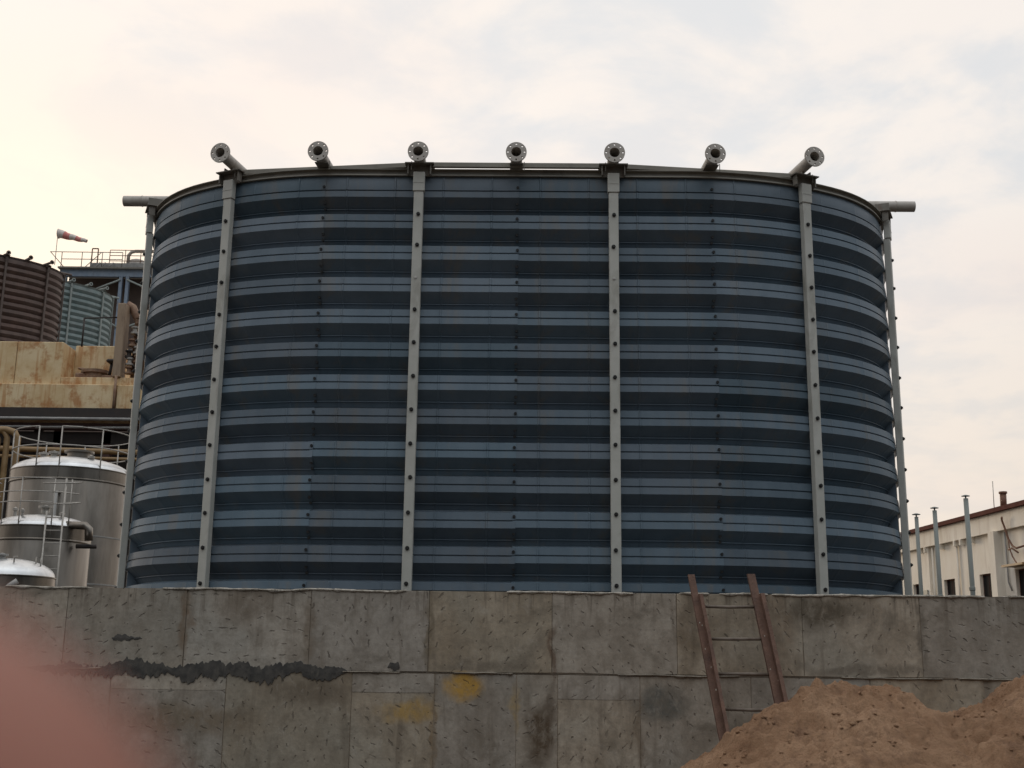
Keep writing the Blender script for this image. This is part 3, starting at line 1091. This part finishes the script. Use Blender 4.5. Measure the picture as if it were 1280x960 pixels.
part_lathe('manhole', 'rust_pipe', rb, [(0, 12.04), (.42, 12.04), (.42, 12.3), (.50, 12.3), (.50, 12.42), (.1, 12.44), (0, 12.44)], 20, 3.75, .6)
part_box('valve_block', 'rust_pipe', rb, 3.05, 3.55, .3, .7, 12.04, 12.28, .03)
part_tube('valve_stem', 'rust_pipe', rb, [(3.25, .5, 12.28), (3.25, .5, 12.45), (3.1, .5, 12.5), (3.4, .5, 12.46)], .05, 6)
part_box('valve_block', 'rust_pipe', rb, 4.05, 4.6, .3, .7, 12.04, 12.2, .03)
part_tube('valve_stem', 'dark', rb, [(4.32, .5, 12.2), (4.38, .5, 12.75)], .06, 6)
part_box('valve_wheel', 'dark', rb, 4.2, 4.6, .3, .7, 12.72, 12.86, .05)
part_box('box_column', 'tan_col', rb, 4.62, 4.93, -.1, .5, 12.05, 15.0, .02)
part_tube('rail_post', 'dark', rb, [(2.75 + .5, .2, 13.3), (2.75 + .5, .2, 14.45)], .035, 6)
part_tube('rail', 'dark', rb, [(2.75 + .5, .2, 14.45), (4.62, .2, 14.5)], .03, 6)
for k, (x, z) in enumerate(((5.2, 12.2), (5.45, 12.25), (5.2, 12.55), (5.5, 12.65), (5.15, 12.85), (5.45, 13.0), (5.25, 13.3), (5.5, 13.5), (5.3, 13.8), (5.45, 14.2))):
    part_lathe('flange', ('rust_pipe', 'dark', 'rail')[k % 3], rb, [(0, z), (.16, z), (.16, z + .07), (.09, z + .08), (.09, z + .22), (.15, z + .23), (.15, z + .29), (0, z + .29)], 12, x, .1)
part_tube('standpipe', 'rust_pipe', rb, [(5.3, .5, 12.05), (5.3, .5, 14.4), (5.0, .5, 15.0), (4.8, .5, 15.1)], .16, 10)
part_tube('standpipe', 'tan_col', rb, [(5.65, .7, 12.05), (5.65, .7, 14.9)], .22, 10)
part_tube('support_leg', 'dark', rb, [(-5, 1.5, 0), (-5, 1.5, 10.62)], .2, 8)
part_tube('support_leg', 'dark', rb, [(7, 1.5, 0), (7, 1.5, 10.62)], .2, 8)
part_tube('support_leg', 'dark', rb, [(1, 2.5, 0), (1, 2.5, 10.62)], .2, 8)

# pipe rack below it
rk = thing('pipe_rack', 'dark red and black pipe rack under the rusty cream bund', 'pipe rack', (-20, 44, 0))
part_box('beam', 'dark', rk, -6, 8, -.1, .2, 10.24, 10.60)
part_tube('pipe', 'greypipe', rk, [(-6, -.25, 10.14), (8, -.25, 10.16)], .062, 8)
part_box('beam', 'darkred', rk, -6, 8, .3, .6, 9.86, 10.10)
x = -5.5
while x < 7.5:
    part_tube('pipe', 'greypipe', rk, [(x, -.05, 9.86 + random.uniform(-.01, .01)), (x + 1.75, -.05, 9.88)], .05, 6)
    x += 1.95
part_box('beam', 'dark', rk, -6, 8, .5, .9, 9.35, 9.80)
for x in (-4.6, .6, 2.9, 4.8, 7.6):
    part_box('column', 'darkred', rk, x - .13, x + .13, .5, .8, 0, 9.86)
part_tube('pipe', 'yellow', rk, [(-.6, -2.0, 8.75), (8, -2.0, 8.60)], .10, 10)
part_tube('pipe', 'yellow', rk, [(-.6, -2.2, 8.45), (8, -2.2, 8.32)], .06, 10)
for x in (-.4, 7.8):
    part_tube('hanger', 'dark', rk, [(x, -2.0, 8.2), (x, -2.0, 9.5), (x, .6, 9.6)], .04, 6)
for k, (x, r_) in enumerate(((2.95, .10), (3.30, .12), (2.6, .14))):
    zt_ = 8.95 - .02 * k
    part_tube('pipe', 'yellow', rk, [(x, -4.0, 0), (x, -4.0, zt_ - .2), (x - .12, -4.0, zt_), (x - .4, -4.0, zt_ + .08), (x - 3, -4.0, zt_ + .1)], r_, 12)
part_box('dark_interior_sheet', 'dark', rk, -6, 8.5, 2.2, 2.4, 0, 9.8)  # near-black sheet standing in for the unlit interior behind the rack

# ------------------------------------------------------------------ stainless tanks
def arc(cx, cy, r, z, a0, a1, n=24):
    return [(cx + r * math.cos(R(a0 + (a1 - a0) * k / n)), cy + r * math.sin(R(a0 + (a1 - a0) * k / n)), z) for k in range(n + 1)]


def tank(label, x, y, r, zr, dh, bands):
    t = thing('steel_tank', label, 'tank', (x, y, 0), 0, 'stainless steel tanks')
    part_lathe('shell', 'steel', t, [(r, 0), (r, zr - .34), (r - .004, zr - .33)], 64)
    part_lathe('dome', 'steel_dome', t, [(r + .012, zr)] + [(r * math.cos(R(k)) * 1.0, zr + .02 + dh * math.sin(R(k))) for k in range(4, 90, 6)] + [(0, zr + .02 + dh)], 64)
    part_lathe('rim_band', 'steel', t, [(r - .004, zr - .33), (r + .03, zr - .32), (r + .03, zr - .30), (r + .012, zr - .28), (r + .012, zr - .02), (r + .03, zr - .01), (r + .03, zr + .01), (r, zr + .02)], 64)
    for z in bands:
        part_lathe('weld_band', 'greypipe', t, [(r, z - .02), (r + .008, z - .015), (r + .008, z + .015), (r, z + .02)], 64)
    return t


def nozzle(t, x, y, z, r, h, mat='rail'):
    part_lathe('nozzle', mat, t, [(0, z), (r * .6, z), (r * .6, z + h * .6), (r, z + h * .6), (r, z + h * .85), (r * .5, z + h * .9), (0, z + h)], 14, x, y)


t1 = tank('large stainless steel tank with domed lid and ring railing', -11.66, 31.6, 1.50, 6.27, .40, (4.55, 3.35))
nozzle(t1, -.65, -.35, 6.60, .13, .22)
nozzle(t1, -.2, -.8, 6.56, .14, .22)
nozzle(t1, .75, -.75, 6.46, .09, .22)
part_lathe('manhole', 'steel', t1, [(0, 6.6), (.30, 6.6), (.30, 6.80), (.38, 6.80), (.38, 6.85), (0, 6.87)], 24, .25, -.25)
for (a0, a1) in ((200, 255), (278, 395), (20, 178)):
    for z in (7.30, 6.82):
        part_tube('rail', 'rail', t1, arc(0, 0, 1.5, z, a0, a1), .016, 6)
    n = max(1, int((a1 - a0) / 38))
    for k in range(n + 1):
        a = R(a0 + (a1 - a0) * k / n)
        part_tube('rail_post', 'rail', t1, [(1.5 * math.cos(a), 1.5 * math.sin(a), 6.0), (1.5 * math.cos(a), 1.5 * math.sin(a), 7.30)], .017, 6)
part_tube('rail', 'rail', t1, arc(0, 0, 1.5, 6.82, 180, 395, 40), .018, 6)
part_tube('downpipe', 'greypipe', t1, [(.28, -1.5, 5.6), (.28, -1.68, 5.6), (.28, -1.68, 3.75), (.05, -1.68, 3.72)], .05, 8)
part_tube('downpipe', 'greypipe', t1, [(.62, -1.45, 4.0), (.62, -1.6, 4.0), (.62, -1.6, 2.4)], .06, 8)
part_tube('downpipe', 'greypipe', t1, [(.9, -1.2, 3.05), (-.2, -1.62, 3.05)], .03, 6)

t2 = tank('medium stainless steel tank with caged side ladder and guard rails', -10.72, 27.6, 1.06, 4.40, .30, (3.0,))
nozzle(t2, -.55, -.3, 4.68, .07, .2)
nozzle(t2, .1, -.2, 4.76, .16, .18)
nozzle(t2, -.2, -.75, 4.58, .05, .22)
nozzle(t2, .62, -.55, 4.55, .06, .2)
part_tube('overflow_pipe', 'steel', t2, [(.75, -.6, 4.45), (1.2, -.65, 4.43), (1.28, -.65, 4.36), (1.3, -.65, 4.1)], .09, 10)
part_tube('overflow_pipe', 'dark', t2, [(1.0, -.55, 3.98), (1.45, -.55, 3.98)], .05, 8)
for z in (5.45, 5.15, 4.92):
    part_tube('rail', 'rail', t2, arc(0, 0, 1.06, z, 180, 300, 20), .014, 6)
part_tube('rail', 'rail', t2, arc(0, 0, 1.10, 5.15, 300, 330, 8), .016, 6)
for a in (200, 235, 262, 300):
    q = R(a)
    part_tube('rail_post', 'rail', t2, [(1.06 * math.cos(q), 1.06 * math.sin(q), 4.2), (1.06 * math.cos(q), 1.06 * math.sin(q), 5.45)], .014, 6)
lx0, lx1, ly = .49, .86, -1.14
for x in (lx0, lx1):
    part_tube('ladder_stile', 'rail', t2, [(x, ly, .2), (x, ly, 5.42 if x == lx1 else 4.7)], .02, 6)
for k in range(16):
    z = .35 + k * .28
    part_tube('ladder_rung', 'rail', t2, [(lx0, ly, z), (lx1, ly, z)], .013, 6)
for z in (5.33, 4.88):
    part_tube('cage_hoop', 'rail', t2, [(lx1, ly, z), (lx1 + .28, ly - .05, z), (lx1 + .42, ly - .2, z - .02), (lx1 + .28, ly - .36, z - .06), (lx1, ly - .4, z - .07), (lx0, ly - .36, z - .06)], .016, 6)
part_tube('cage_bar', 'rail', t2, [(lx1 + .14, ly - .02, 5.4), (lx1 + .14, ly - .02, 4.4)], .014, 6)

t3 = tank('small low stainless steel tank dome just above the wall top', -10.15, 24.6, .88, 3.12, .36, ())
nozzle(t3, -.05, -.3, 3.45, .12, .14, 'greypipe')
part_tube('lifting_lug', 'rail', t3, [(.3, -.55, 3.36), (.3, -.55, 3.5), (.36, -.55, 3.5)], .015, 6)
part_tube('lifting_lug', 'rail', t3, [(.6, -.2, 3.36), (.6, -.2, 3.52), (.7, -.2, 3.5), (.7, -.2, 3.3)], .014, 6)
part_tube('elbow', 'greypipe', t3, [(.45, -.8, 2.6), (.42, -.95, 2.75), (.42, -.95, 2.9), (.55, -.9, 3.0)], .06, 8)

# ================================================================== right background: white building
wb = thing('white_building', 'white rendered factory building with brown roof edge at right', 'building', (17.1, 40, 0), math.atan2(8.3, -.6))
# local x runs away along the wall, local +y faces the camera side
UW = [(-.05, .80), (2.50, 3.45), (5.50, 6.45), (8.45, 9.4)]
x = -14.0
bm = bmesh.new()
box(bm, -14, 16, -9, -.17, 0, 6.85)
finish('core', bm, 'glass', wb)
wm = bmesh.new()
prev = -14.0
for (a, b) in UW:
    box(wm, prev, a, -.168, 0, 0, 6.16)
    box(wm, a, b, -.168, 0, 4.80, 6.16)
    box(wm, a, b, -.168, 0, 0, 3.7)
    prev = b
box(wm, prev, 16, -.168, 0, 0, 6.16)
bmesh.ops.remove_doubles(wm, verts=wm.verts[:], dist=.0005)
finish('wall', wm, 'white', wb)
part_box('fascia', 'white', wb, -14, 16, -.168, .16, 6.16, 6.80)
part_box('roof_edge', 'roof_brown', wb, -14.3, 16.3, -9.2, .30, 6.80, 6.95)
for (a, b) in UW:
    wo = part_box('window', 'roof_brown', wb, a, b, -.15, -.12, 3.7, 4.80)
    part_box('pane', 'glass', wo, a + .05, (a + b) / 2 - .02, -.119, -.112, 3.75, 4.75)
    part_box('pane', 'glass', wo, (a + b) / 2 + .02, b - .05, -.119, -.112, 3.75, 4.75)
    part_box('sill', 'white', wo, a - .05, b + .05, -.1, .07, 3.62, 3.69)
for u0 in (1.55, -4.4, 7.5, 13):
    part_box('pilaster', 'white', wb, u0, u0 + .42, .002, .30 if u0 != 7.5 else .1, 0, 6.158)
for u0 in (3.6, 4.4, 4.9, 6.2, 7.6, 8.1):
    part_box('bracket', 'white', wb, u0, u0 + .10, .002, .2, 5.95, 6.158)
part_tube('downpipe', 'greypipe', wb, [(1.2, .06, 6.1), (1.2, .06, 4.4), (1.0, .06, 4.1)], .03, 6)
part_tube('downpipe', 'white', wb, [(5.0, .06, 6.1), (5.0, .06, 3.0)], .04, 6)
part_tube('conduit', 'white', wb, [(7.2, .05, 6.1), (7.2, .05, 3.0)], .04, 6)
part_box('meter_box', 'vent', wb, 7.7, 8.25, 0, .15, 4.0, 4.5)
cb = part_tube('hanging_cable', 'cable', wb, [(.75, .35, 6.5), (.8, .32, 6.55), (.85, .3, 6.45), (.72, .26, 6.1), (.66, .22, 5.8), (.45, .2, 5.55), (.2, .2, 5.45), (-.3, .2, 5.48)], .035, 7)
part_tube('hanging_cable', 'cable', wb, [(.66, .22, 5.8), (.68, .2, 5.5), (.5, .2, 5.2), (.25, .2, 4.95), (-.1, .2, 4.9)], .025, 7)
part_tube('hanging_cable', 'cable', wb, [(.75, .2, 5.45), (.5, .2, 5.48), (.1, .2, 5.3)], .03, 7)
part_tube('lightning_rod', 'rail', wb, [(2.15, -.1, 6.9), (2.15, -.12, 8.0)], .014, 5)
part_tube('roof_vent', 'cable', wb, [(1.45, -.1, 6.9), (1.42, -.1, 7.45)], .11, 10)
part_lathe('roof_vent_cap', 'cable', wb, [(0, 7.45), (.14, 7.45), (.14, 7.52), (0, 7.54)], 12, 1.42, -.1)
part_box('awning', 'yellow', wb, -.6, .85, .02, .45, 4.86, 4.93)

for (x, y, z, r_, lab) in ((8.47, 25.0, 4.62, .040, 'thin vent pipe with flat cap closest to the tower end post'),
                           (8.86, 25.0, 4.76, .045, 'brownish vent pipe with flat cap, middle of the three'),
                           (9.53, 25.0, 5.02, .050, 'tallest grey-green vent pipe with flat cap before the white building')):
    t = thing('vent_pipe', lab, 'vent pipe', (x, y, 0), 0, 'vent pipes right of the tower')
    part_tube('pipe', 'vent', t, [(0, 0, 0), (0, 0, 1.8), (.004, 0, 3.0), (0, 0, z)], r_, 12)
    part_tube('cap_stem', 'vent', t, [(0, 0, z), (0, 0, z + .055)], .016, 6)
    part_lathe('rain_cap', 'vent', t, [(0, z + .05), (.085, z + .045), (.085, z + .056), (.03, z + .075), (0, z + .08)], 16)
    part_lathe('joint_collar', 'vent', t, [(r_, z * .62), (r_ + .012, z * .62 + .01), (r_ + .012, z * .62 + .07), (r_, z * .62 + .08)], 12)

# ================================================================== the photographer's hand at the lens
def hand():
    cp, sp = math.cos(PITCH), math.sin(PITCH)

    def C(r_, f_, u_):
        return Vector((r_, f_ * cp - u_ * sp, EYE + f_ * sp + u_ * cp))
    V, E_, RD = [], [], []

    def v(p, r_):
        V.append(C(*p))
        RD.append(r_)
        return len(V) - 1

    def chain(start, items):
        a = start
        for p, r_ in items:
            b = v(p, r_)
            E_.append((a, b))
            a = b
        return a
    wrist = v((-.115, -.06, -.165), .027)
    palm = chain(wrist, [((-.105, -.05, -.125), .033)])
    arm = chain(wrist, [((-.13, -.09, -.25), .031), ((-.15, -.14, -.36), .040)])
    k_i = chain(palm, [((-.085, -.035, -.083), .0125)])
    chain(k_i, [((-.066, .002, -.062), .0105), ((-.046, .028, -.042), .0100), ((-.0305, .039, -.0267), .0113), ((-.0196, .042, -.0157), .0111), ((-.0150, .0425, -.0109), .0077)])
    k_m = chain(palm, [((-.105, -.03, -.078), .0125)])
    chain(k_m, [((-.10, .012, -.06), .0098), ((-.09, .02, -.085), .009), ((-.09, .005, -.10), .008)])
    k_r = chain(palm, [((-.125, -.032, -.084), .012)])
    chain(k_r, [((-.122, .008, -.072), .0094), ((-.112, .014, -.098), .0086), ((-.11, -.002, -.11), .0078)])
    k_l = chain(palm, [((-.143, -.04, -.095), .0115)])
    chain(k_l, [((-.142, -.006, -.088), .0084), ((-.134, .0, -.108), .0078), ((-.13, -.012, -.118), .007)])
    th = chain(palm, [((-.085, -.075, -.12), .016)])
    chain(th, [((-.062, -.085, -.10), .0115), ((-.045, -.085, -.075), .0105), ((-.038, -.083, -.058), .009)])
    me = bpy.data.meshes.new('hand')
    me.from_pydata([tuple(p) for p in V], E_, [])
    o = bpy.data.objects.new('hand', me)
    COL.objects.link(o)
    me.materials.append(M['skin'])
    md = o.modifiers.new('skin', 'SKIN')
    for i, sv in enumerate(me.skin_vertices[0].data):
        sv.radius = (RD[i], RD[i])
        sv.use_root = i == 0
    md.use_smooth_shade = True
    sd = o.modifiers.new('sub', 'SUBSURF')
    sd.levels = sd.render_levels = 2
    tag(o, 'out-of-focus fingertip of the person taking the photo, in the lower left corner', 'hand')


hand()
